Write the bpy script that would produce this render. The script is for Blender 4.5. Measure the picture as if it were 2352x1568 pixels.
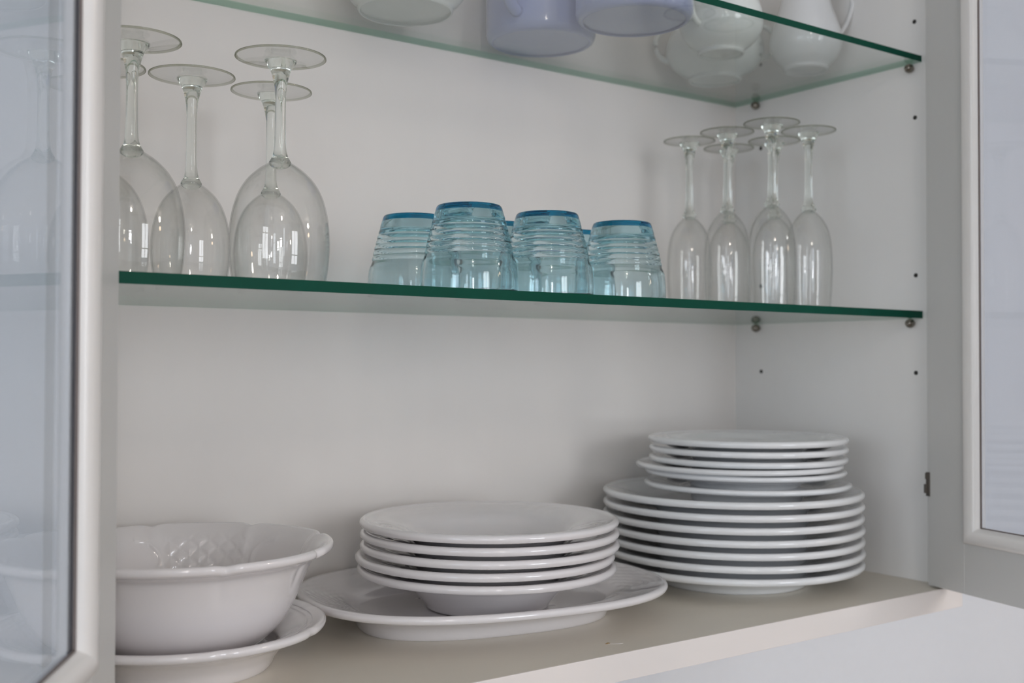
import bpy, bmesh, math, random
from mathutils import Vector, Matrix
random.seed(4)
S = bpy.context.scene
for o in list(bpy.data.objects):
    bpy.data.objects.remove(o)
COL = S.collection

# ------------------------------------------------------------------ camera
CX, CY, CZ = -1.18524, -0.79218, -0.05499
YAW, PIT, ROL, FPX = 0.62896, 0.0194, 0.00273, 2568.08
fw = Vector((math.sin(YAW)*math.cos(PIT), math.cos(YAW)*math.cos(PIT), math.sin(PIT)))
rt = Vector((math.cos(YAW), -math.sin(YAW), 0)); up = rt.cross(fw)
r2 = rt*math.cos(ROL) + up*math.sin(ROL); u2 = -rt*math.sin(ROL) + up*math.cos(ROL)
cd = bpy.data.cameras.new('camera'); cam = bpy.data.objects.new('camera', cd); COL.objects.link(cam)
M = Matrix((r2, u2, -fw)).transposed().to_4x4(); M.translation = (CX, CY, CZ)
cam.matrix_world = M
cd.sensor_width = 36; cd.lens = FPX/2352*36; cd.clip_start = .02
cd.dof.use_dof = True; cd.dof.focus_distance = 0.98; cd.dof.aperture_fstop = 5.6
S.camera = cam

# ------------------------------------------------------------------ world, lights, exposure
W = bpy.data.worlds.new('world'); S.world = W; W.use_nodes = True
bg = W.node_tree.nodes['Background']; bg.inputs[0].default_value = (.75, .85, 1, 1); bg.inputs[1].default_value = 1.0
def area(name, loc, target, sx, sy, power, color):
    l = bpy.data.lights.new(name, 'AREA'); l.shape = 'RECTANGLE'; l.size = sx; l.size_y = sy
    l.energy = power; l.color = color
    o = bpy.data.objects.new(name, l); COL.objects.link(o); o.location = loc
    o.rotation_euler = (Vector(target)-Vector(loc)).to_track_quat('-Z', 'Y').to_euler()
    return o
def bulb(name, loc, power, color, r=.03):
    l = bpy.data.lights.new(name, 'POINT'); l.energy = power; l.color = color; l.shadow_soft_size = r
    o = bpy.data.objects.new(name, l); COL.objects.link(o); o.location = loc
    return o
FY = -2.85                                     # inner face of the wall behind the camera
area('daylight_far_window', (-2.95, FY-.12, .10), (-2.2, .3, 0), .50, 1.25, 12, (.86, .93, 1))
area('daylight_near_window', (-1.95, FY-.12, .25), (-1.2, .3, 0), .24, .36, 8, (.95, .96, 1))
area('daylight_terrace_door', (-.25, FY-.12, .15), (-.3, .3, 0), .75, 1.1, 20, (.95, .97, 1))
area('side_fill_light', (-3.9-.12, -1.35, .20), (-.2, .1, 0), 1.25, 1.05, 25, (.90, .96, 1))  # added fill from the left, brightens the right side panel; no known window
bulb('spot_bulb_white', (1.15, -1.85, .78), 10, (1, .92, .84), .085)
bulb('spot_bulb_warm', (1.16, -1.88, .50), 4, (1, .70, .46), .07)
bulb('pendant_bulb', (-1.54, -2.0, .90), 7, (1, .88, .78), .07)
S.view_settings.view_transform = 'Standard'; S.view_settings.look = 'None'
S.view_settings.gamma = 1; S.view_settings.exposure = -0.03; S.view_settings.use_curve_mapping = False
cy = S.cycles
cy.max_bounces = 18; cy.diffuse_bounces = 5; cy.glossy_bounces = 8; cy.transmission_bounces = 16
cy.transparent_max_bounces = 40; cy.sample_clamp_indirect = 8; cy.use_denoising = True
cy.caustics_reflective = True; cy.caustics_refractive = True; cy.blur_glossy = 0.3

# ------------------------------------------------------------------ materials
def mat(name):
    m = bpy.data.materials.new(name); m.use_nodes = True
    nt = m.node_tree; nt.nodes.clear()
    out = nt.nodes.new('ShaderNodeOutputMaterial'); return m, nt, out
def paint(name, col, rough=.4, bump=.02, scale=60, var=.03, coat=0, streak=None):
    m, nt, out = mat(name); N = nt.nodes.new; L = nt.links.new
    b = N('ShaderNodeBsdfPrincipled'); L(b.outputs[0], out.inputs[0])
    b.inputs['Roughness'].default_value = rough; b.inputs['Coat Weight'].default_value = coat
    b.inputs['Coat Roughness'].default_value = .05
    tc = N('ShaderNodeTexCoord'); mp = N('ShaderNodeMapping'); L(tc.outputs['Object'], mp.inputs[0])
    if streak: mp.inputs['Scale'].default_value = streak
    n = N('ShaderNodeTexNoise'); n.inputs['Scale'].default_value = scale; n.inputs['Detail'].default_value = 5
    L(mp.outputs[0], n.inputs[0])
    mix = N('ShaderNodeMixRGB'); mix.inputs[1].default_value = (*[c*(1-var) for c in col], 1)
    mix.inputs[2].default_value = (*[min(1, c*(1+var)) for c in col], 1); L(n.outputs[0], mix.inputs[0])
    L(mix.outputs[0], b.inputs['Base Color'])
    if bump:
        bp = N('ShaderNodeBump'); bp.inputs['Strength'].default_value = bump; bp.inputs['Distance'].default_value = .002
        L(n.outputs[0], bp.inputs['Height']); L(bp.outputs[0], b.inputs['Normal'])
    return m
def metal(name, col, rough):
    m, nt, out = mat(name); b = nt.nodes.new('ShaderNodeBsdfPrincipled'); nt.links.new(b.outputs[0], out.inputs[0])
    n = nt.nodes.new('ShaderNodeTexNoise'); n.inputs['Scale'].default_value = 300
    mr = nt.nodes.new('ShaderNodeMapRange'); mr.inputs[3].default_value = rough*.8; mr.inputs[4].default_value = rough*1.3
    nt.links.new(n.outputs[0], mr.inputs[0]); nt.links.new(mr.outputs[0], b.inputs['Roughness'])
    b.inputs['Base Color'].default_value = (*col, 1); b.inputs['Metallic'].default_value = 1
    return m
def thin_glass(name, face, graze, ior=1.5, power=.5):
    """Clear sheet glass: straight-through transmission plus a Fresnel reflection; tint deepens with the slant path."""
    m, nt, out = mat(name); N = nt.nodes.new; L = nt.links.new
    geo = N('ShaderNodeNewGeometry')
    mr = N('ShaderNodeMapRange'); mr.inputs[3].default_value = ior; mr.inputs[4].default_value = 1/ior
    L(geo.outputs['Backfacing'], mr.inputs[0])
    fr = N('ShaderNodeFresnel'); L(mr.outputs[0], fr.inputs['IOR'])
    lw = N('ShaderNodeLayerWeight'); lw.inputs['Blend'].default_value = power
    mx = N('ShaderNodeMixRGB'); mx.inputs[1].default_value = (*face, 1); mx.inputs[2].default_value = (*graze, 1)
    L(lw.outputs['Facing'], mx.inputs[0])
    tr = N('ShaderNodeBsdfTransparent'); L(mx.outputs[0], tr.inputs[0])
    gl = N('ShaderNodeBsdfGlossy'); gl.inputs['Roughness'].default_value = 0.0
    sh = N('ShaderNodeMixShader'); L(fr.outputs[0], sh.inputs[0]); L(tr.outputs[0], sh.inputs[1]); L(gl.outputs[0], sh.inputs[2])
    L(sh.outputs[0], out.inputs[0]); return m
def solid_glass(name, absorb=None, density=0, tint=(1, 1, 1), rough=0):
    m, nt, out = mat(name); N = nt.nodes.new; L = nt.links.new
    g = N('ShaderNodeBsdfGlass'); g.inputs['IOR'].default_value = 1.5; g.inputs['Roughness'].default_value = rough
    g.inputs['Color'].default_value = (*tint, 1); L(g.outputs[0], out.inputs[0])
    if absorb:
        v = N('ShaderNodeVolumeAbsorption'); v.inputs[0].default_value = (*absorb, 1); v.inputs[1].default_value = density
        L(v.outputs[0], out.inputs['Volume'])
    return m
M_BACK = paint('cabinet_back_paint', (.80, .765, .735), .45, .03, 25, .02, 0, (1, 1, .15))
M_SIDE = paint('cabinet_side_paint', (.84, .83, .815), .42, .03, 25, .02, 0, (1, 1, .15))
M_BOARD = paint('cabinet_board_paint', (.74, .69, .60), .38, .03, 25, .03, 0, (.2, 1, 1))
M_EDGE = paint('board_edge_paint', (.86, .81, .78), .35, .03, 30, .02, 0, (.2, 1, 1))
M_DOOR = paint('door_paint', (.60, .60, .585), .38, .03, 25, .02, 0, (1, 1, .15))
M_MOULD = paint('moulding_paint', (.82, .80, .78), .25, .01, 40, .02)
M_CHIP = paint('bare_wood', (.42, .27, .12), .6, .1, 200, .2)
M_DARK = paint('dark_hole', (.03, .028, .026), .8, 0, 50, .1)
M_WALL = paint('blue_white_wall', (.87, .90, .95), .6, .05, 90, .015)
M_CEIL = paint('ceiling_paint', (.85, .84, .82), .7, .02, 60, .01)
M_FLOOR = paint('floor_boards', (.32, .24, .17), .35, .05, 14, .25, .1, (.15, 1, 1))
M_FRAME = paint('window_frame_paint', (.80, .80, .78), .4, .01, 60, .02)
M_PORC = paint('white_porcelain', (.80, .81, .82), .10, 0, 40, .01, .6)
M_PORC_W = paint('warm_porcelain', (.79, .76, .765), .10, 0, 40, .01, .6)
M_PORC_G = paint('pale_porcelain', (.80, .84, .82), .10, 0, 40, .01, .6)
M_LILAC = paint('lilac_glaze', (.34, .40, .68), .10, 0, 30, .02, .7)
M_SILVER = metal('nickel', (.24, .22, .19), .14)
M_BRONZE = metal('dull_hinge_steel', (.22, .20, .18), .45)
M_SHELF = thin_glass('shelf_glass', (.980, .992, .985), (.965, .985, .975))
M_SEDGE = paint('shelf_edge_green', (.001, .062, .038), .5, 0, 30, .15, 0)
M_SEDGE.node_tree.nodes['Principled BSDF'].inputs['Specular IOR Level'].default_value = .12
M_SBACK = thin_glass('shelf_far_edge', (.62, .82, .73), (.5, .72, .62))
M_PANE = thin_glass('pane_glass', (.875, .895, .925), (.83, .86, .90))
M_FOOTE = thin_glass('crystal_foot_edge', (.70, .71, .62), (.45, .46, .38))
M_SEAL = paint('glazing_seal_brown', (.16, .13, .12), .6, 0, 50, .1)
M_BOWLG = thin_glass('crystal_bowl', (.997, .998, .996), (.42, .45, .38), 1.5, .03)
M_STEMG = solid_glass('crystal_stem', None, 0, (.97, .985, .97))
M_TUMB = solid_glass('pale_aqua_glass', (.12, .66, .80), 8, (.92, .968, .978))
M_TBASE = solid_glass('deep_blue_glass', (.01, .80, .885), 120)

# ------------------------------------------------------------------ mesh helpers
def link(name, bm, m, parent=None, loc=(0, 0, 0), smooth=True, sharp=None):
    me = bpy.data.meshes.new(name)
    bmesh.ops.recalc_face_normals(bm, faces=bm.faces)
    bm.to_mesh(me); bm.free()
    for x in (m if isinstance(m, (list, tuple)) else [m]): me.materials.append(x)
    if smooth:
        for p in me.polygons: p.use_smooth = True
        if sharp: me.set_sharp_from_angle(angle=math.radians(sharp))
    o = bpy.data.objects.new(name, me); COL.objects.link(o); o.location = loc
    if parent: o.parent = parent
    return o
def box(bm, a, b, bev=0):
    r = bmesh.ops.create_cube(bm, size=1); v = r['verts']
    for x in v:
        x.co = Vector([(a[i]+b[i])/2 + x.co[i]*(b[i]-a[i]) for i in range(3)])
    if bev:
        e = list({e for x in v for e in x.link_edges})
        bmesh.ops.bevel(bm, geom=e, offset=bev, segments=2, profile=.6, affect='EDGES')
def spline(pts, n=5, closed=False):
    """Catmull-Rom through (r, z) points; a third item 1 marks a hard corner."""
    out = []; P = [(p[0], p[1]) for p in pts]; H = [len(p) > 2 for p in pts]
    for i in range(len(P)-1):
        p1, p2 = P[i], P[i+1]
        p0 = P[i-1] if i > 0 and not H[i] else (2*p1[0]-p2[0], 2*p1[1]-p2[1])
        p3 = P[i+2] if i+2 < len(P) and not H[i+1] else (2*p2[0]-p1[0], 2*p2[1]-p1[1])
        for k in range(n):
            t = k/n; q = []
            for c in (0, 1):
                q.append(.5*((2*p1[c]) + (-p0[c]+p2[c])*t + (2*p0[c]-5*p1[c]+4*p2[c]-p3[c])*t*t + (-p0[c]+3*p1[c]-3*p2[c]+p3[c])*t**3))
            out.append((max(q[0], 0), q[1]))
    out.append(P[-1]); return out
def lathe(bm, prof, seg=72, fn=None, z0=0):
    """Revolve an (r, z) outline that starts and ends on the axis, or a closed ring if it does not."""
    ring_closed = prof[0][0] > 1e-6
    rings = []
    for j, (r, z) in enumerate(prof):
        if r <= 1e-6:
            rings.append([bm.verts.new((0, 0, z+z0))]); continue
        rg = []
        for i in range(seg):
            a = 2*math.pi*i/seg
            p = (r*math.cos(a), r*math.sin(a), z)
            if fn: p = fn(r, z, a, j)
            rg.append(bm.verts.new((p[0], p[1], p[2]+z0)))
        rings.append(rg)
    pairs = list(zip(rings, rings[1:]))
    if ring_closed: pairs.append((rings[-1], rings[0]))
    for A, B in pairs:
        if len(A) == 1 and len(B) == 1: continue
        for i in range(seg):
            k = (i+1) % seg
            if len(A) == 1: bm.faces.new((A[0], B[i], B[k]))
            elif len(B) == 1: bm.faces.new((A[i], B[0], A[k]))
            else: bm.faces.new((A[i], B[i], B[k], A[k]))
def tube(bm, pts, rad, seg=12, flat=1.0):
    """Tube along points; rad is a number or a list; flat squeezes the section sideways."""
    P = [Vector(p) for p in pts]; rings = []
    for i, p in enumerate(P):
        t = (P[min(i+1, len(P)-1)]-P[max(i-1, 0)]).normalized()
        s = t.cross(Vector((0, 0, 1)));
        if s.length < 1e-3: s = t.cross(Vector((1, 0, 0)))
        s.normalize(); u = s.cross(t).normalized()
        R = rad[i] if isinstance(rad, list) else rad
        rings.append([bm.verts.new(p + s*R*math.cos(2*math.pi*k/seg)*flat + u*R*math.sin(2*math.pi*k/seg)) for k in range(seg)])
    for A, B in zip(rings, rings[1:]):
        for k in range(seg): bm.faces.new((A[k], A[(k+1) % seg], B[(k+1) % seg], B[k]))
    bm.faces.new(rings[0][::-1]); bm.faces.new(rings[-1])
def thing(name, label, cat, loc=(0, 0, 0), rz=0, group=None):
    o = bpy.data.objects.new(name, None); COL.objects.link(o); o.location = loc; o.rotation_euler = (0, 0, rz)
    o.empty_display_size = .03; tag(o, label, cat, group); return o
def tag(o, label, cat, group=None):
    o['label'] = label; o['category'] = cat
    if group: o['group'] = group
    return o
def dup(root, loc, rz, label, group=None):
    r = root.copy(); COL.objects.link(r); r.location = loc; r.rotation_euler = (0, 0, rz); r['label'] = label
    if group: r['group'] = group
    for ch in list(root.children):
        c = ch.copy(); COL.objects.link(c); c.parent = r
        for g in list(ch.children):
            d = g.copy(); COL.objects.link(d); d.parent = c
    return r
def structure(name, bm, m, smooth=False):
    o = link(name, bm, m, smooth=smooth); o['kind'] = 'structure'; return o

# ------------------------------------------------------------------ room
WY = .325                                      # face of the wall the cabinet hangs on
RX0, RX1, ZF, ZC = -3.9, 2.4, -1.68, .98
def slab(name, a, b, m):
    bm = bmesh.new(); box(bm, a, b); return structure(name, bm, m)
slab('wall_back', (RX0-.1, WY, ZF), (RX1+.1, WY+.12, ZC), M_WALL)
bm = bmesh.new()
SW = (-2.0, -.70, -.35, .75)  # opening added in the unseen left wall for the side fill light
for a, b in (((RX0-.1, FY, ZF), (RX0, SW[0], ZC)), ((RX0-.1, SW[1], ZF), (RX0, WY, ZC)), ((RX0-.1, SW[0], ZF), (RX0, SW[1], SW[2])), ((RX0-.1, SW[0], SW[3]), (RX0, SW[1], ZC))): box(bm, a, b)
structure('wall_left', bm, M_WALL)
bm = bmesh.new(); t = .05; X0, X1 = RX0-.07, RX0-.01; ym = (SW[0]+SW[1])/2
for a, b in (((X0, SW[0], SW[2]), (X1, SW[0]+t, SW[3])), ((X0, SW[1]-t, SW[2]), (X1, SW[1], SW[3])), ((X0, SW[0]+t, SW[3]-t), (X1, SW[1]-t, SW[3])), ((X0, SW[0]+t, SW[2]), (X1, SW[1]-t, SW[2]+t)), ((X0+.004, ym-.03, SW[2]+t), (X1-.004, ym+.03, SW[3]-t))): box(bm, a, b)
structure('window_3', bm, M_FRAME)  # frame of the added opening, out of view, goes with the side fill
slab('wall_right', (RX1, FY, ZF), (RX1+.1, WY, ZC), M_WALL)
slab('floor', (RX0-.1, FY-.2, ZF-.1), (RX1+.1, WY+.12, ZF), M_FLOOR)
slab('ceiling', (RX0-.1, FY-.2, ZC), (RX1+.1, WY+.12, ZC+.1), M_CEIL)
WIN = [(-3.20, -2.72, -.55, .75), (-2.15, -1.75, -.05, .60), (-.65, .15, -1.68, .75)]
bm = bmesh.new(); xs = [RX0-.1]
for x0, x1, z0_, z1_ in WIN:
    box(bm, (xs[-1], FY-.1, ZF), (x0, FY, ZC)); xs.append(x1)
    if z0_ > ZF: box(bm, (x0, FY-.1, ZF), (x1, FY, z0_))
    box(bm, (x0, FY-.1, z1_), (x1, FY, ZC))
box(bm, (xs[-1], FY-.1, ZF), (RX1+.1, FY, ZC))
structure('wall_front', bm, M_WALL)
for i, (x0, x1, z0_, z1_) in enumerate(WIN):
    bm = bmesh.new(); t = .05
    box(bm, (x0, FY-.07, z0_), (x0+t, FY-.01, z1_)); box(bm, (x1-t, FY-.07, z0_), (x1, FY-.01, z1_))
    box(bm, (x0+t, FY-.07, z1_-t), (x1-t, FY-.01, z1_)); box(bm, (x0+t, FY-.07, z0_), (x1-t, FY-.01, z0_+t))
    xm = (x0+x1)/2; box(bm, (xm-.022, FY-.065, z0_+t), (xm+.022, FY-.015, z1_-t))
    zm_ = z0_+(z1_-z0_)*.62; box(bm, (x0+t, FY-.062, zm_-.015), (xm-.022, FY-.02, zm_+.015)); box(bm, (xm+.022, FY-.062, zm_-.015), (x1-t, FY-.02, zm_+.015))
    structure('window_%d' % (i+1) if i < 2 else 'door_1', bm, M_FRAME)

# ------------------------------------------------------------------ cabinet
Z0 = -.3141; ZB = Z0-.025; XL = -.986; YF = -.037; DB = .300; ZTOP = .70
cab = thing('wall_cabinet', 'white painted wall cabinet with two open glazed doors, glass shelves and stacked crockery inside', 'cabinet', (XL/2, .13, ZB))
def cpart(name, bm, m, **k):
    bmesh.ops.translate(bm, verts=bm.verts, vec=-Vector(cab.location)); return link(name, bm, m, cab, **k)
bm = bmesh.new(); box(bm, (XL, DB, Z0), (0, DB+.018, ZTOP)); cpart('back_panel', bm, M_BACK, smooth=False)
for x0, x1 in ((0, .02), (XL-.02, XL)):
    bm = bmesh.new(); box(bm, (x0, YF, Z0), (x1, DB+.018, ZTOP), .0008); p = cpart('side_panel', bm, M_SIDE, smooth=False)
    if x0 == 0: side_r = p
# bottom board with a paler front lipping
bm = bmesh.new(); box(bm, (XL-.02, YF+.0015, ZB), (.02, DB+.018, Z0), .0004); board = cpart('bottom_board', bm, M_BOARD, smooth=False)
bm = bmesh.new(); box(bm, (XL-.02, YF, ZB), (.02, YF+.0015, Z0), .0005)
bmesh.ops.translate(bm, verts=bm.verts, vec=-Vector(cab.location)); link('front_lipping', bm, M_EDGE, board, smooth=False)
bm = bmesh.new(); box(bm, (XL-.02, YF, ZTOP), (.02, DB+.018, ZTOP+.02), .0005); cpart('top_board', bm, M_BOARD, smooth=False)
# scuff on the board, nicks along its edge
def blob(bm, c, rx, ry, rz=0, h=.0002, n=14):
    vs = []
    for k in range(n):
        a = 2*math.pi*k/n; q = 1+.25*math.sin(3*a+c[0]*90)
        x, y = rx*q*math.cos(a), ry*q*math.sin(a)
        vs.append(bm.verts.new((c[0]+x*math.cos(rz)-y*math.sin(rz), c[1]+x*math.sin(rz)+y*math.cos(rz), c[2]+h)))
    f = bm.faces.new(vs); r = bmesh.ops.extrude_face_region(bm, geom=[f])
    bmesh.ops.translate(bm, verts=[v for v in r['geom'] if isinstance(v, bmesh.types.BMVert)], vec=(0, 0, -h*1.5))
bm = bmesh.new(); blob(bm, (-.5006, -.0032, Z0), .0030, .0016, .3)
bmesh.ops.translate(bm, verts=bm.verts, vec=-Vector(cab.location)); c = link('chip', bm, M_CHIP, board, smooth=False); c['label'] = 'small brown chip in the board'
bm = bmesh.new(); blob(bm, (-.4950, -.0085, Z0), .0065, .0010, -.5, .00015)
bmesh.ops.translate(bm, verts=bm.verts, vec=-Vector(cab.location)); c = link('scratch', bm, M_EDGE, board, smooth=False); c['label'] = 'pale scratch beside the chip'
# drilled shelf-pin holes and nickel pins in the right side panel
for (y, z) in ((.0103, .3596), (.0100, .2430), (.0098, .0522), (.0102, -.0653), (.2525, -.0655), (.2525, .0522), (.2525, .3596), (.2525, .2430)):
    bm = bmesh.new(); lathe(bm, [(0, 0), (.0026, 0), (.0026, .0008), (0, .0008)], 20)
    bmesh.ops.rotate(bm, verts=bm.verts, matrix=Matrix.Rotation(-math.pi/2, 3, 'Y')); bmesh.ops.translate(bm, verts=bm.verts, vec=Vector((.0003, y, z))-Vector(cab.location))
    link('pin_hole', bm, M_DARK, side_r, smooth=False)
SZ1, SZ2, ST = 0.0, .3082, .0088
for zz in (SZ1, SZ2):
    for y in (.0138, .2568):
        for x, sg in ((0, -1), (XL, 1)):
            bm = bmesh.new()
            lathe(bm, spline([(0, .0125), (.003, .0118), (.0050, .0090), (.0056, .0060), (.0048, .0030), (.0030, .0016), (.0030, 0), (0, 0, 1)], 4), 24)
            bmesh.ops.rotate(bm, verts=bm.verts, matrix=Matrix.Rotation(math.pi/2*sg, 3, 'Y'))
            bmesh.ops.translate(bm, verts=bm.verts, vec=Vector((x, y, zz-.0057))-Vector(cab.location))
            link('shelf_pin', bm, M_SILVER, cab)

# doors: inner face through H, running along d; local axes s (along), n (outwards), z
def door(H, ang, name_side):
    d = Vector((-math.sin(ang), -math.cos(ang), 0))
    n = Vector((d.y, -d.x, 0)) if name_side == 'L' else Vector((-d.y, d.x, 0))
    def P(s, t, z): return Vector((H[0], H[1], 0)) + d*s + n*t + Vector((0, 0, z)) - Vector(cab.location)
    def xf(bm):
        for v in bm.verts: v.co = P(v.co.x, v.co.y, v.co.z)
    Wd, z0, z1, st, th = .478, -.3119, .685, .057 if name_side == 'R' else .064, .020
    bm = bmesh.new(); b = .0012
    box(bm, (0, 0, z0), (st, th, z1), b); box(bm, (Wd-st, 0, z0), (Wd, th, z1), b)
    box(bm, (st-.001, .0004, z0), (Wd-st+.001, th-.0004, z0+st), b*.5); box(bm, (st-.001, .0004, z1-st), (Wd-st+.001, th-.0004, z1), b*.5)
    xf(bm); dr = link('door', bm, M_DOOR, cab, smooth=False)
    dr['label'] = 'glazed cabinet door on the %s, swung open' % ('left' if name_side == 'L' else 'right')
    # mitred half-round bead around the pane, raised from the inner face
    prof = [(0, .004), (0, -.0015), (.0010, -.0034), (.004, -.0052), (.0085, -.0058), (.013, -.0045), (.0165, -.0005), (.0185, .003), (.0185, .0045), (.017, .0062), (.0, .0062)]
    bm = bmesh.new(); rings = []
    for (s, z, sx, sz) in ((st, z0+st, 1, 1), (Wd-st, z0+st, -1, 1), (Wd-st, z1-st, -1, -1), (st, z1-st, 1, -1)):
        rings.append([bm.verts.new((s+u*sx, t, z+u*sz)) for u, t in prof])
    for i in range(4):
        A, B = rings[i], rings[(i+1) % 4]
        for k in range(len(prof)): bm.faces.new((A[k], A[(k+1) % len(prof)], B[(k+1) % len(prof)], B[k]))
    xf(bm); mo = link('glazing_bead', bm, M_MOULD, dr, sharp=35)
    bm = bmesh.new()
    s0, q0, s1, q1 = st+.0185, z0+st+.0185, Wd-st-.0185, z1-st-.0185; g = .0011
    for a, b_ in (((s0, q0), (s0+g, q1)), ((s1-g, q0), (s1, q1)), ((s0+g, q0), (s1-g, q0+g)), ((s0+g, q1-g), (s1-g, q1))):
        box(bm, (a[0], .0045, a[1]), (b_[0], .0062, b_[1]))
    xf(bm); ga = link('glazing_seal', bm, M_SEAL, dr, smooth=False); ga['label'] = 'dark seal around the pane'
    bm = bmesh.new(); box(bm, (st+.004, .0064, z0+st+.004), (Wd-st-.004, .0104, z1-st-.004))
    xf(bm); link('pane', bm, M_PANE, dr, smooth=False)
    # outer bead
    bm = bmesh.new(); rings = []
    prof = [(0, .0106), (.0, .021), (.006, .022), (.012, .019), (.0155, .0125), (.0155, .0106)]
    for (s, z, sx, sz) in ((st, z0+st, 1, 1), (Wd-st, z0+st, -1, 1), (Wd-st, z1-st, -1, -1), (st, z1-st, 1, -1)):
        rings.append([bm.verts.new((s+u*sx, t, z+u*sz)) for u, t in prof])
    for i in range(4):
        A, B = rings[i], rings[(i+1) % 4]
        for k in range(len(prof)): bm.faces.new((A[k], A[(k+1) % len(prof)], B[(k+1) % len(prof)], B[k]))
    xf(bm); link('outer_bead', bm, M_MOULD, dr, sharp=35)
    if name_side == 'L': return dr
    # small steel hinge wing at the hanging edge
    bm = bmesh.new()
    box(bm, (-.0008, -.0016, -.2085), (.0046, .0006, -.1805), .0004)
    box(bm, (-.0016, -.0040, -.2050), (.0016, .0010, -.1945), .0006)
    box(bm, (-.0014, -.0024, -.1890), (.0018, .0010, -.1815), .0005)
    xf(bm); link('hinge', bm, M_BRONZE, dr, smooth=False)
    return dr
door((-.0234, -.0200), math.radians(13.68), 'R')
HL = (-.9544, -.0200)
door(HL, math.radians(29.3), 'L')

# ------------------------------------------------------------------ glass shelves
def shelf(z, label, ST):
    bm = bmesh.new(); box(bm, (XL+.0012, 0, z), (-.0012, .2985, z+ST))
    bmesh.ops.translate(bm, verts=bm.verts, vec=(-XL/2, 0, -z))
    bmesh.ops.recalc_face_normals(bm, faces=bm.faces)
    bm.normal_update()
    for f in bm.faces:
        if f.normal.y < -.5: f.material_index = 1
        elif abs(f.normal.x) > .5 or f.normal.y > .5: f.material_index = 2
    o = link('glass_shelf', bm, [M_SHELF, M_SEDGE, M_SBACK], None, (XL/2, 0, z), smooth=False)
    return tag(o, label, 'shelf', 'glass shelves in the cabinet')
shelf(SZ1, 'middle glass shelf with green front edge carrying the wine glasses and blue tumblers', ST)
shelf(SZ2, 'upper glass shelf with green edge, seen from below, carrying mugs and white jugs', .0074)
T1 = SZ1+ST; T2 = SZ2+.0074

# ------------------------------------------------------------------ stemware, stored upside down
def shell(outer, t):
    """Closed wall: outer profile from rim up to the axis, inner one offset by t."""
    inner = []
    for i, (r, z) in enumerate(outer):
        a = outer[max(i-1, 0)]; b = outer[min(i+1, len(outer)-1)]
        dx, dz = b[0]-a[0], b[1]-a[1]; l = math.hypot(dx, dz) or 1
        inner.append((max(r - abs(dz)/l*t, 0), z - abs(dx)/l*t if i else z))
    return outer, inner
def stemglass(name, label, cat, loc, bowl, joint, H, rf, rs, group, rz=0):
    t = thing(name, label, cat, loc, rz, group)
    o = spline(bowl, 6); out, inn = shell(o, .0009)
    prof = out[:-1] + [(0, out[-1][1])] ; inn = [p for p in inn if p[0] > .002]; inn.append((0, inn[-1][1]))
    # outline runs axis(outer top) -> outer wall -> rim -> inner wall -> axis
    ring = prof[::-1] + inn
    bm = bmesh.new(); lathe(bm, ring, 80); link('bowl', bm, M_BOWLG, t)
    sp = [(0, joint-.006, 1), (rs*1.1, joint-.005), (rs*1.9, joint-.001), (rs*1.25, joint+.006), (rs*1.0, joint+.018), (rs*.92, (joint+H)/2), (rs*.98, H-.030),
          (rs*1.25, H-.021), (rs*1.8, H-.012), (rs*2.6, H-.0056), (rs*2.75, H-.0040, 1), (0, H-.0040, 1)]
    bm = bmesh.new(); lathe(bm, spline(sp, 5), 40); link('stem', bm, M_STEMG, t)
    fp = [(0, H-.0036, 1), (rs*2.8, H-.0036), (rf*.7, H-.0026), (rf-.001, H-.0021), (rf, H-.0012), (rf-.0008, H-.0002), (rf*.8, H), (rf*.5, H-.0001), (0, H-.0004, 1)]
    bm = bmesh.new(); lathe(bm, spline(fp, 4), 80); ft = link('foot', bm, [M_BOWLG, M_FOOTE], t)
    for pg in ft.data.polygons:
        if math.hypot(pg.center.x, pg.center.y) > rf-.0017: pg.material_index = 1
    return t
RED = [(.0385, 0), (.0410, .015), (.0425, .032), (.0422, .048), (.0400, .064), (.0355, .079), (.0285, .091), (.0195, .100), (.0115, .1055), (.0060, .1085), (0, .1095)]
WHT = [(.0290, 0), (.0318, .012), (.0338, .028), (.0338, .042), (.0318, .057), (.0275, .071), (.0215, .081), (.0145, .088), (.0090, .0920), (.0050, .0940), (0, .0948)]
FLU = [(.0255, 0), (.0270, .020), (.0280, .045), (.0278, .068), (.0262, .085), (.0228, .099), (.0170, .110), (.0110, .117), (.0070, .1205), (.0045, .1225), (0, .1232)]
G1 = 'wine glasses upside down on the left of the middle shelf'
w = stemglass('wine_glass', 'large upside-down wine glass nearest the blue tumblers, front row, fully visible', 'wine glass', (-.785, .096, T1), RED, .1075, .1985, .0385, .0050, G1)
dup(w, (-.904, .1186, T1), 1, 'large upside-down wine glass half hidden behind the left door edge', G1)
v = stemglass('wine_glass', 'smaller upside-down wine glass standing between the two large ones', 'wine glass', (-.8375, .165, T1), WHT, .0935, .1890, .0370, .0048, G1)
dup(v, (-.7580, .176, T1), 1, 'smaller upside-down wine glass directly behind the large front glass, seen through its bowl', G1)
dup(w, (-.901, .219, T1), 2, 'large upside-down wine glass farthest left, mostly hidden by the door edge', G1)
G2 = 'champagne flutes upside down in the right corner'
f = stemglass('champagne_flute', 'upside-down champagne flute with the highest foot, front left of the flutes', 'champagne flute', (-.172, .0845, T1), FLU, .1235, .2190, .0325, .0047, G2)
dup(f, (-.103, .087, T1), 1, 'upside-down champagne flute farthest right, front row', G2)
dup(f, (-.176, .151, T1), 2, 'upside-down champagne flute in the middle of the left row, overlapping the corner line', G2)
dup(f, (-.173, .218, T1), 3, 'upside-down champagne flute farthest left, closest to the tumblers', G2)
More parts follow.
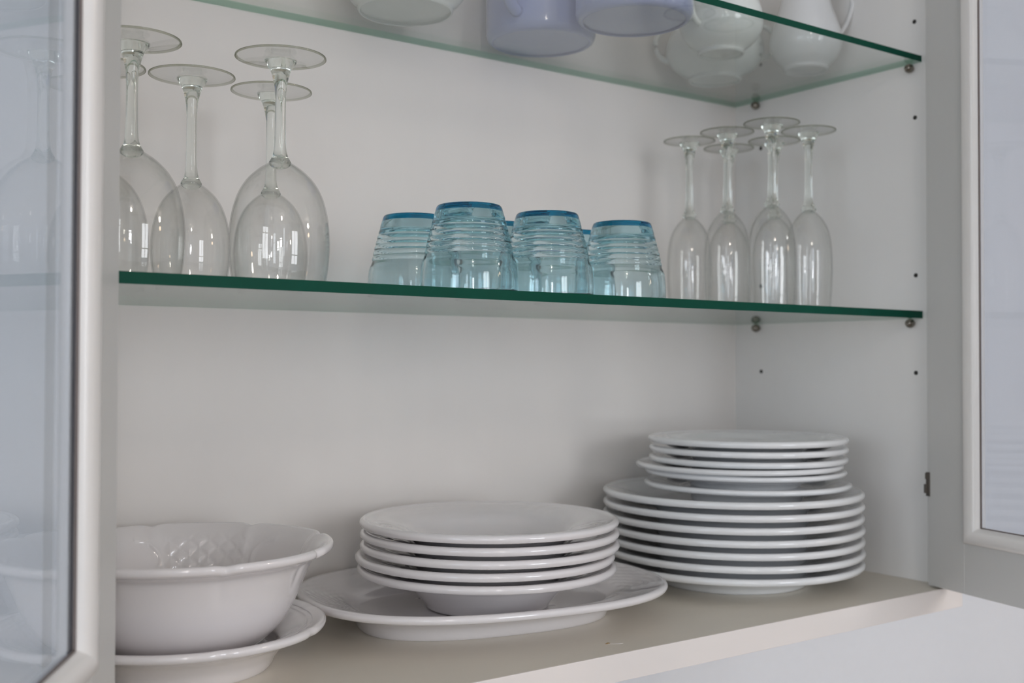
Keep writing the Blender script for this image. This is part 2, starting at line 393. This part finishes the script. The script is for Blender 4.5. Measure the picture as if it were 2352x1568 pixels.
dup(f, (-.088, .153, T1), 4, 'upside-down champagne flute showing only its stem behind the tallest-looking flute', G2)
dup(f, (-.098, .221, T1), 5, 'upside-down champagne flute deepest in the corner, behind the others', G2)

# ------------------------------------------------------------------ ribbed tumblers, upside down
TH = .0782
def tumbler():
    t = thing('tumbler', '', 'tumbler', (0, 0, 0), 0, 'ribbed blue-based tumblers on the middle shelf')
    keys = [(.0443, 0), (.0443, .010), (.0438, .018), (.0428, .026), (.0408, .031)]
    zz = [.0335+.0052*i for i in range(7)]
    base = lambda z: .0408 + (.0322-.0408)*((z-.031)/.0365)**1.25
    out = spline(keys, 5)
    for i in range(6):
        a, b = zz[i], zz[i+1]
        for k in range(6):
            u = k/6; z = a+(b-a)*u
            out.append((base(z)-.0007*(1-math.sin(math.pi*u)**.55), z))
    out += spline([(base(.0647)-.0003, .0650), (.0322, .0680), (.0312, .0715), (.0308, .07238)], 3)
    inn = spline([(.0408, .0010), (.0410, .010), (.0402, .020), (.0385, .030), (.0360, .042), (.0325, .052), (.0288, .0600), (.0240, .0622), (.014, .0632), (0, .0634)], 6)
    ring = [(0, .07240)] + [(r, z) for r, z in [(.0150, .07240)]] + out[::-1] + [(.0436, -.0000), (.0424, .0000), (.0412, .0004)] + inn
    bm = bmesh.new(); lathe(bm, ring, 96); link('glass_body', bm, M_TUMB, t, sharp=40)
    pr = spline([(0, .0725, 1), (.0308, .0725, 1), (.0302, .0750), (.0291, .0773), (.0275, TH), (.0250, TH-.0002), (.0215, TH-.0008), (.012, TH-.0012), (0, TH-.0013, 1)], 4)
    bm = bmesh.new(); lathe(bm, pr, 96); b = link('base', bm, M_TBASE, t, sharp=40); b['label'] = 'deep blue base, uppermost'
    return t
TT = [(-.6240, .0455, 'ribbed tumbler nearest the camera, second from the left, its base standing highest'),
      (-.5345, .0460, 'ribbed tumbler in the middle of the front row, between the nearest and the right-end ones'),
      (-.4300, .0570, 'ribbed tumbler at the right end, closest to the flutes'),
      (-.6270, .1370, 'ribbed tumbler at the left end, partly behind its front neighbour'),
      (-.5278, .1358, 'ribbed tumbler whose blue base just peeps out between the two tallest-looking ones'),
      (-.4195, .1455, 'ribbed tumbler peeping out between the middle and the right-hand front ones')]
tb = tumbler()
for i, (x, y, lab) in enumerate(TT):
    if i == 0: tb.location = (x, y, T1); tb['label'] = lab
    else: dup(tb, (x, y, T1), .3*i, lab)

# ------------------------------------------------------------------ plates
def plate_profile(R, H, rf, floor, Rw, th=.0040, lip=1.0):
    """R rim, H height, rf foot radius, floor height of the well, Rw where the rim starts."""
    zr = H-.0050-(R-Rw)*.10
    under = [(0, floor-.0035, 1), (rf-.007, floor-.0036), (rf-.0045, .0008), (rf-.0020, 0), (rf, .0012), (rf+.003, floor*.35+.002),
             (rf+(Rw-rf)*.55, (floor+zr)*.40), (Rw+.004, zr-th*.55), (R-.018, H-.0092), (R-.0055, H-.0082*lip)]
    lip = [(R-.0018, H-.0072*lip), (R, H-.0040*lip), (R-.0012, H-.0011*lip), (R-.0044, H)]
    top = [(R-.009, H-.0012), (R-.022, H-.0030), (Rw, zr), (rf+(Rw-rf)*.5, (floor+zr)*.5), (rf-.002, floor+.0010), (rf*.6, floor), (0, floor, 1)]
    return spline(under+lip+top, 5)
def ring_relief(R, amp, cnt):
    return None
def make_plate(name, label, cat, loc, prof, m, group, rz=0, seg=144, fn=None):
    bm = bmesh.new(); lathe(bm, prof, seg, fn)
    o = link(name, bm, m, None, loc); o.rotation_euler = (0, 0, rz); return tag(o, label, cat, group)
def weave(R, Rw, amp=.0007, patches=4, phase=0.0):
    """Shallow basket-weave relief in a few patches round the rim."""
    def fn(r, z, a, j):
        if j > 72 and Rw < r < R-.006:
            c = ((a*patches/(2*math.pi)+phase) % 1)-.5
            wa = max(0, 1-(abs(c)/.20)**4); wr = math.sin(math.pi*(r-Rw)/(R-.006-Rw))**.5
            u = a*r/.0065; w_ = r/.0065
            z += amp*wa*wr*math.cos(math.pi*(u+w_))*math.cos(math.pi*(u-w_))
        return (r*math.cos(a), r*math.sin(a), z)
    return fn
# dinner plates, seven in a stack
DX, DY = -.1805, .1405
dp = plate_profile(.1535, .0295, .0880, .0128, .1080)
names7 = ['bottom of the right-hand stack', 'second from the bottom of the right-hand stack', 'third from the bottom of the right-hand stack', 'fourth from the bottom of the right-hand stack',
          'fifth from the bottom of the right-hand stack', 'sixth from the bottom of the right-hand stack', 'topmost of its kind, directly under the small plates']
jit = [(0, 0), (.0003, -.0006), (.0008, .0003), (.0003, -.0003), (-.0002, .0004), (.0002, 0), (0, .0002)]
pl = None
for i in range(7):
    loc = (DX+jit[i][0], DY+jit[i][1], Z0+.0136*i); lab = 'large white dinner plate, '+names7[i]
    if pl is None: pl = make_plate('dinner_plate', lab, 'plate', loc, dp, M_PORC, 'dinner plates in the right stack', fn=None)
    else: dup(pl, loc, .7*i, lab)
# dessert plates on top of them
ztop = Z0+.0136*6+.0128
DS = [(.1215, .0262, .0188, (-.0035, -.0020), 'bottom of the six'), (.1180, .0214, .0075, (-.0050, -.0005), 'second from the bottom, slightly to the left'),
      (.1215, .0213, .0075, (-.0115, .0035), 'third from the bottom, sticking out farthest left'), (.1170, .0215, .0112, (.0000, .0000), 'third from the top'),
      (.1170, .0215, .0112, (.0008, .0000), 'second from the top'), (.1175, .0215, .0090, (0, 0), 'topmost, its white well showing')]
z = ztop+.0004
for i, (R, H, fl, (ox, oy), w_) in enumerate(DS):
    make_plate('dessert_plate', 'small white dessert plate on the right stack, '+w_, 'plate', (DX+.0125+ox, DY-.0135+oy, z), plate_profile(R, H, .0640, fl, .0830, lip=(.8, .75, .75, .9, .9, .95)[i]), M_PORC, 'dessert plates on the right stack', .5*i)
    z += fl+.0002
# oval platter
PX, PY, PR = -.5370, .1450, -.188
def oval(a, b, r_):
    def fn(r, z, t, j):
        n = 2.45; c, s = math.cos(t), math.sin(t)
        k = (abs(c)**n+abs(s)**n)**(-1/n); q = r/.150
        rx, ry = (a-.150+r), (b-.150+r)
        q = min(1, max(0, (.125-r)/.03)); ry -= .010*q; rx += .002*q
        if r < .060: rx = (a-.090)*r/.060; ry = (b-.090)*r/.060
        x, y = rx*k*c, ry*k*s
        if j > 60 and r > .105 and r < .143:
            e = (max(abs(c)-.80, 0)/.20)
            z += .0006*e*math.cos(t*38)*math.cos(r*700)
        return (x, y, z)
    return fn
plp = spline([(0, .0135, 1), (.084, .0130), (.0855, .0012), (.0885, 0), (.0910, .0012), (.0955, .0120), (.106, .0215), (.128, .0272), (.1435, .0292), (.1482, .0305), (.1500, .0336), (.1490, .0364), (.1455, .0376),
              (.139, .0358), (.122, .0310), (.106, .0262), (.094, .0190), (.086, .0175), (.060, .0172), (0, .0172, 1)], 6)
bm = bmesh.new(); lathe(bm, plp, 240, oval(.1870, .1450, 0))
pt = link('platter', bm, M_PORC_W, None, (PX, PY, Z0)); pt.rotation_euler = (0, 0, PR)
tag(pt, 'large oval white serving platter lying under the stack of soup plates', 'platter')
# soup plates on it
SX, SY = -.5415, .1300
zs = Z0+.0172+.0004
sp = plate_profile(.1295, .0430, .0615, .0110, .0860)
names5 = ['bottom one resting on the oval platter', 'second from the bottom', 'middle one', 'second from the top', 'topmost, its wide bowl showing']
jit = [(-.0020, .0010), (-.0035, .0020), (0, -.0010), (.0008, .0002), (0, .0002)]
pl = None
for i in range(5):
    loc = (SX+jit[i][0], SY+jit[i][1], zs+.0113*i); lab = 'deep white soup plate in the middle stack, '+names5[i]
    if pl is None: pl = make_plate('soup_plate', lab, 'plate', loc, sp, M_PORC_W, 'soup plates in the middle stack', fn=weave(.1295, .094, .0006, 5, .1))
    else: dup(pl, loc, .15*i*i, lab)
# bowl and its underplate at the left
BX, BY = -.8480, .1450
def lobes(n, ph, depth, Rref):
    def q(a):
        u = ((a*n/(2*math.pi)+ph) % 1)-.5
        return -depth*math.exp(-(abs(u)-.5)**2/.0035)
    return q
lb = lobes(8, .12, .030, .1)
upp = spline([(0, .0100, 1), (.066, .0095), (.068, .0010), (.0705, 0), (.073, .0012), (.079, .012), (.090, .0225), (.104, .0290), (.1125, .0318), (.1175, .0330), (.1195, .0360), (.1186, .0388), (.1155, .0396),
              (.1085, .0380), (.1070, .0368), (.1040, .0362), (.1020, .0350), (.0985, .0342), (.0930, .0315), (.0800, .0240), (.0770, .0190), (.0740, .0142), (.069, .0130), (.04, .0128), (0, .0128, 1)], 6)
def upfn(r, z, a, j):
    k = 1+lb(a)*.35*max(0, (r-.09)/.0265); return (r*k*math.cos(a), r*k*math.sin(a), z)
make_plate('underplate', 'white rimmed plate lying under the large serving bowl', 'plate', (BX, BY, Z0), upp, M_PORC_W, None, fn=upfn, seg=192)
bo = [(0, .0050, 1), (.050, .0045), (.0520, .0008), (.0545, 0), (.0565, .0012), (.0600, .0055), (.0700, .0125), (.0800, .0220), (.0890, .0350), (.0960, .0490), (.1020, .0640), (.1085, .0770), (.1170, .0828), (.1222, .0846), (.1250, .0866), (.1258, .0893), (.1249, .0916), (.1225, .0925),
      (.1180, .0905), (.1105, .0830), (.1045, .0720), (.0985, .0590), (.0925, .0455), (.0850, .0320), (.0750, .0200), (.0600, .0120), (.0400, .0090), (0, .0085, 1)]
bprof = spline(bo, 7); nout = 18*7
def bfn(r, z, a, j):
    w_ = max(0, min(1, (z-.055)/.035)); k = 1+lb(a)*w_
    R = r*k; dz = 0
    if j > nout and .040 < z < .086:
        for a0 in (math.radians(58), math.radians(58+120), math.radians(58+240)):
            da = (a-a0+math.pi) % (2*math.pi)-math.pi
            s = da*.1; vv = z-.064
            # lattice panel with a scroll on each side
            inside = (abs(s) < .040 and abs(vv) < .020)
            if inside:
                u1 = (s+vv*1.2)/.0170; u2 = (s-vv*1.2)/.0170
                c1 = abs((u1 % 1)-.5)*2; c2 = abs((u2 % 1)-.5)*2
                fade = min(1, (.040-abs(s))/.006, (.020-abs(vv))/.004)
                R -= .0016*fade*(1-max(c1, c2)**3)
            for sg in (-1, 1):
                dd = math.hypot((s-sg*.066)*.75, vv)
                if abs(s) < .064: R -= .0012*math.exp(-((dd-.0175)/.0015)**2)*min(1, max(0, (.024-abs(vv))/.006))
    return (R*math.cos(a), R*math.sin(a), z+lb(a)*w_*.05)
bm = bmesh.new(); lathe(bm, bprof, 720, bfn)
sb = link('serving_bowl', bm, M_PORC_W, None, (BX, BY, Z0+.0131)); tag(sb, 'large white serving bowl with scalloped rim and embossed lattice inside, left behind the door', 'bowl')

# ------------------------------------------------------------------ upper shelf crockery
def mug(label, loc, rz):
    t = thing('mug', label, 'mug', loc, rz, 'lilac mugs on the upper shelf')
    R = .0638
    p = spline([(0, .0020, 1), (R-.010, .0018), (R-.0085, .0002), (R-.0065, 0), (R-.003, .0018), (R-.0006, .0065), (R, .014), (R, .060), (R, .092), (R-.0008, .0955), (R-.0022, .0965), (R-.0036, .0955), (R-.0040, .090), (R-.0042, .020), (R-.010, .0080), (R-.020, .0065), (0, .0062, 1)], 5)
    bm = bmesh.new(); lathe(bm, p, 96); link('body', bm, M_LILAC, t)
    pts = []
    for k in range(15):
        a = -math.pi/2+math.pi*k/14; pts.append((R-.003+.030*math.cos(a)**.8 if math.cos(a) > 0 else R-.003, 0, .048+.028*math.sin(a)))
    bm = bmesh.new(); tube(bm, pts, .0070, 14, 1.0); link('handle', bm, M_LILAC, t)
    return t
m_ = mug('lilac mug at the back with its handle turned to the front', (-.3990, .2330, T2), math.radians(-152))
dup(m_, (-.3690, .1060, T2), math.radians(60), 'lilac mug standing in front, right of the other lilac mug')
def round_pot(name, label, cat, loc, Rb, Rf, H, neck, m, group=None, lid=True, rz=0):
    t = thing(name, label, cat, loc, rz, group)
    p = spline([(0, .0035, 1), (Rf-.006, .0034), (Rf-.003, .0005), (Rf-.001, 0), (Rf+.0005, .002), (Rf+.001, .006), (Rb*.82, .016), (Rb*.97, .029), (Rb, .040), (Rb*.95, .055), (Rb*.82, .069), (neck+.003, .080), (neck, .086), (neck+.002, H-.002), (neck+.0005, H),
                (neck-.002, H-.002), (neck-.003, .086), (Rb*.78, .068), (Rb*.92, .052), (Rb*.95, .040), (Rb*.9, .029), (Rb*.7, .016), (Rf*.6, .010), (0, .009, 1)], 5)
    bm = bmesh.new(); lathe(bm, p, 96); link('body', bm, m, t)
    for s in (-1, 1):
        pts = [(s*(Rb*.90+.020*math.sin(math.pi*k/12)), 0, .050+.022*math.cos(math.pi*k/12)) for k in range(13)]
        bm = bmesh.new(); tube(bm, pts, .0035, 10); link('handle', bm, m, t)
    if lid:
        bm = bmesh.new(); lathe(bm, spline([(0, H+.0005, 1), (neck-.004, H+.0005), (neck+.001, H+.002), (neck*.8, H+.009), (neck*.35, H+.015), (.004, H+.018), (.0035, H+.022), (.007, H+.027), (.005, H+.032), (0, H+.033, 1)], 4), 48); link('lid', bm, m, t)
    return t
round_pot('sugar_bowl', 'round white lidded sugar bowl on the upper shelf, right of the lilac mugs', 'sugar bowl', (-.1960, .1420, T2), .0500, .0275, .094, .030, M_PORC_G, rz=.2)
round_pot('teapot', 'rounded white pot behind the sugar bowl, its base seen through the upper shelf', 'pot', (-.1100, .2340, T2), .0640, .0340, .100, .038, M_PORC_G, rz=2.4)
# milk jug
t = thing('milk_jug', 'slender white milk jug with thin handle, rightmost on the upper shelf', 'jug', (-.0560, .1290, T2))
def jfn(r, z, a, j):
    k = 1.0
    if z > .088:
        u = (z-.088)/.030; da = (a-math.radians(-60)+math.pi) % (2*math.pi)-math.pi
        k += .35*u*math.exp(-(da/.45)**2)
    return (r*k*math.cos(a), r*k*math.sin(a), z)
p = spline([(0, .0035, 1), (.0220, .0034), (.0250, .0005), (.0265, 0), (.0280, .002), (.0290, .006), (.0370, .014), (.0430, .025), (.0448, .036), (.0430, .048), (.0385, .062), (.0335, .076), (.0302, .090), (.0300, .102), (.0325, .114), (.0330, .116),
            (.0315, .116), (.0280, .102), (.0283, .090), (.0315, .076), (.0365, .062), (.0410, .048), (.0425, .036), (.0405, .025), (.034, .015), (.02, .010), (0, .009, 1)], 5)
bm = bmesh.new(); lathe(bm, p, 96, jfn); link('body', bm, M_PORC, t)
ha = math.radians(-28)
hp = [(.031, .106), (.040, .114), (.052, .116), (.060, .110), (.063, .098), (.062, .084), (.058, .070), (.052, .058), (.046, .050), (.042, .046)]
bm = bmesh.new(); tube(bm, [(r*math.cos(ha), r*math.sin(ha), z) for r, z in spline(hp, 3)], .0028, 10); link('handle', bm, M_PORC, t)
# broad bowl at the back left of the upper shelf
t = link('white_bowl', (lambda b: (lathe(b, spline([(0, .0035, 1), (.046, .0034), (.0475, .0005), (.0490, 0), (.0505, .002), (.0520, .006), (.060, .014), (.067, .028), (.0695, .050), (.0700, .070), (.0690, .072), (.0672, .070), (.0665, .050), (.064, .028), (.056, .015), (.03, .009), (0, .008, 1)], 5), 96), b)[1])(bmesh.new()), M_PORC_G, None, (-.5850, .2260, T2))
tag(t, 'white bowl on the upper shelf, left of the lilac mugs', 'bowl')
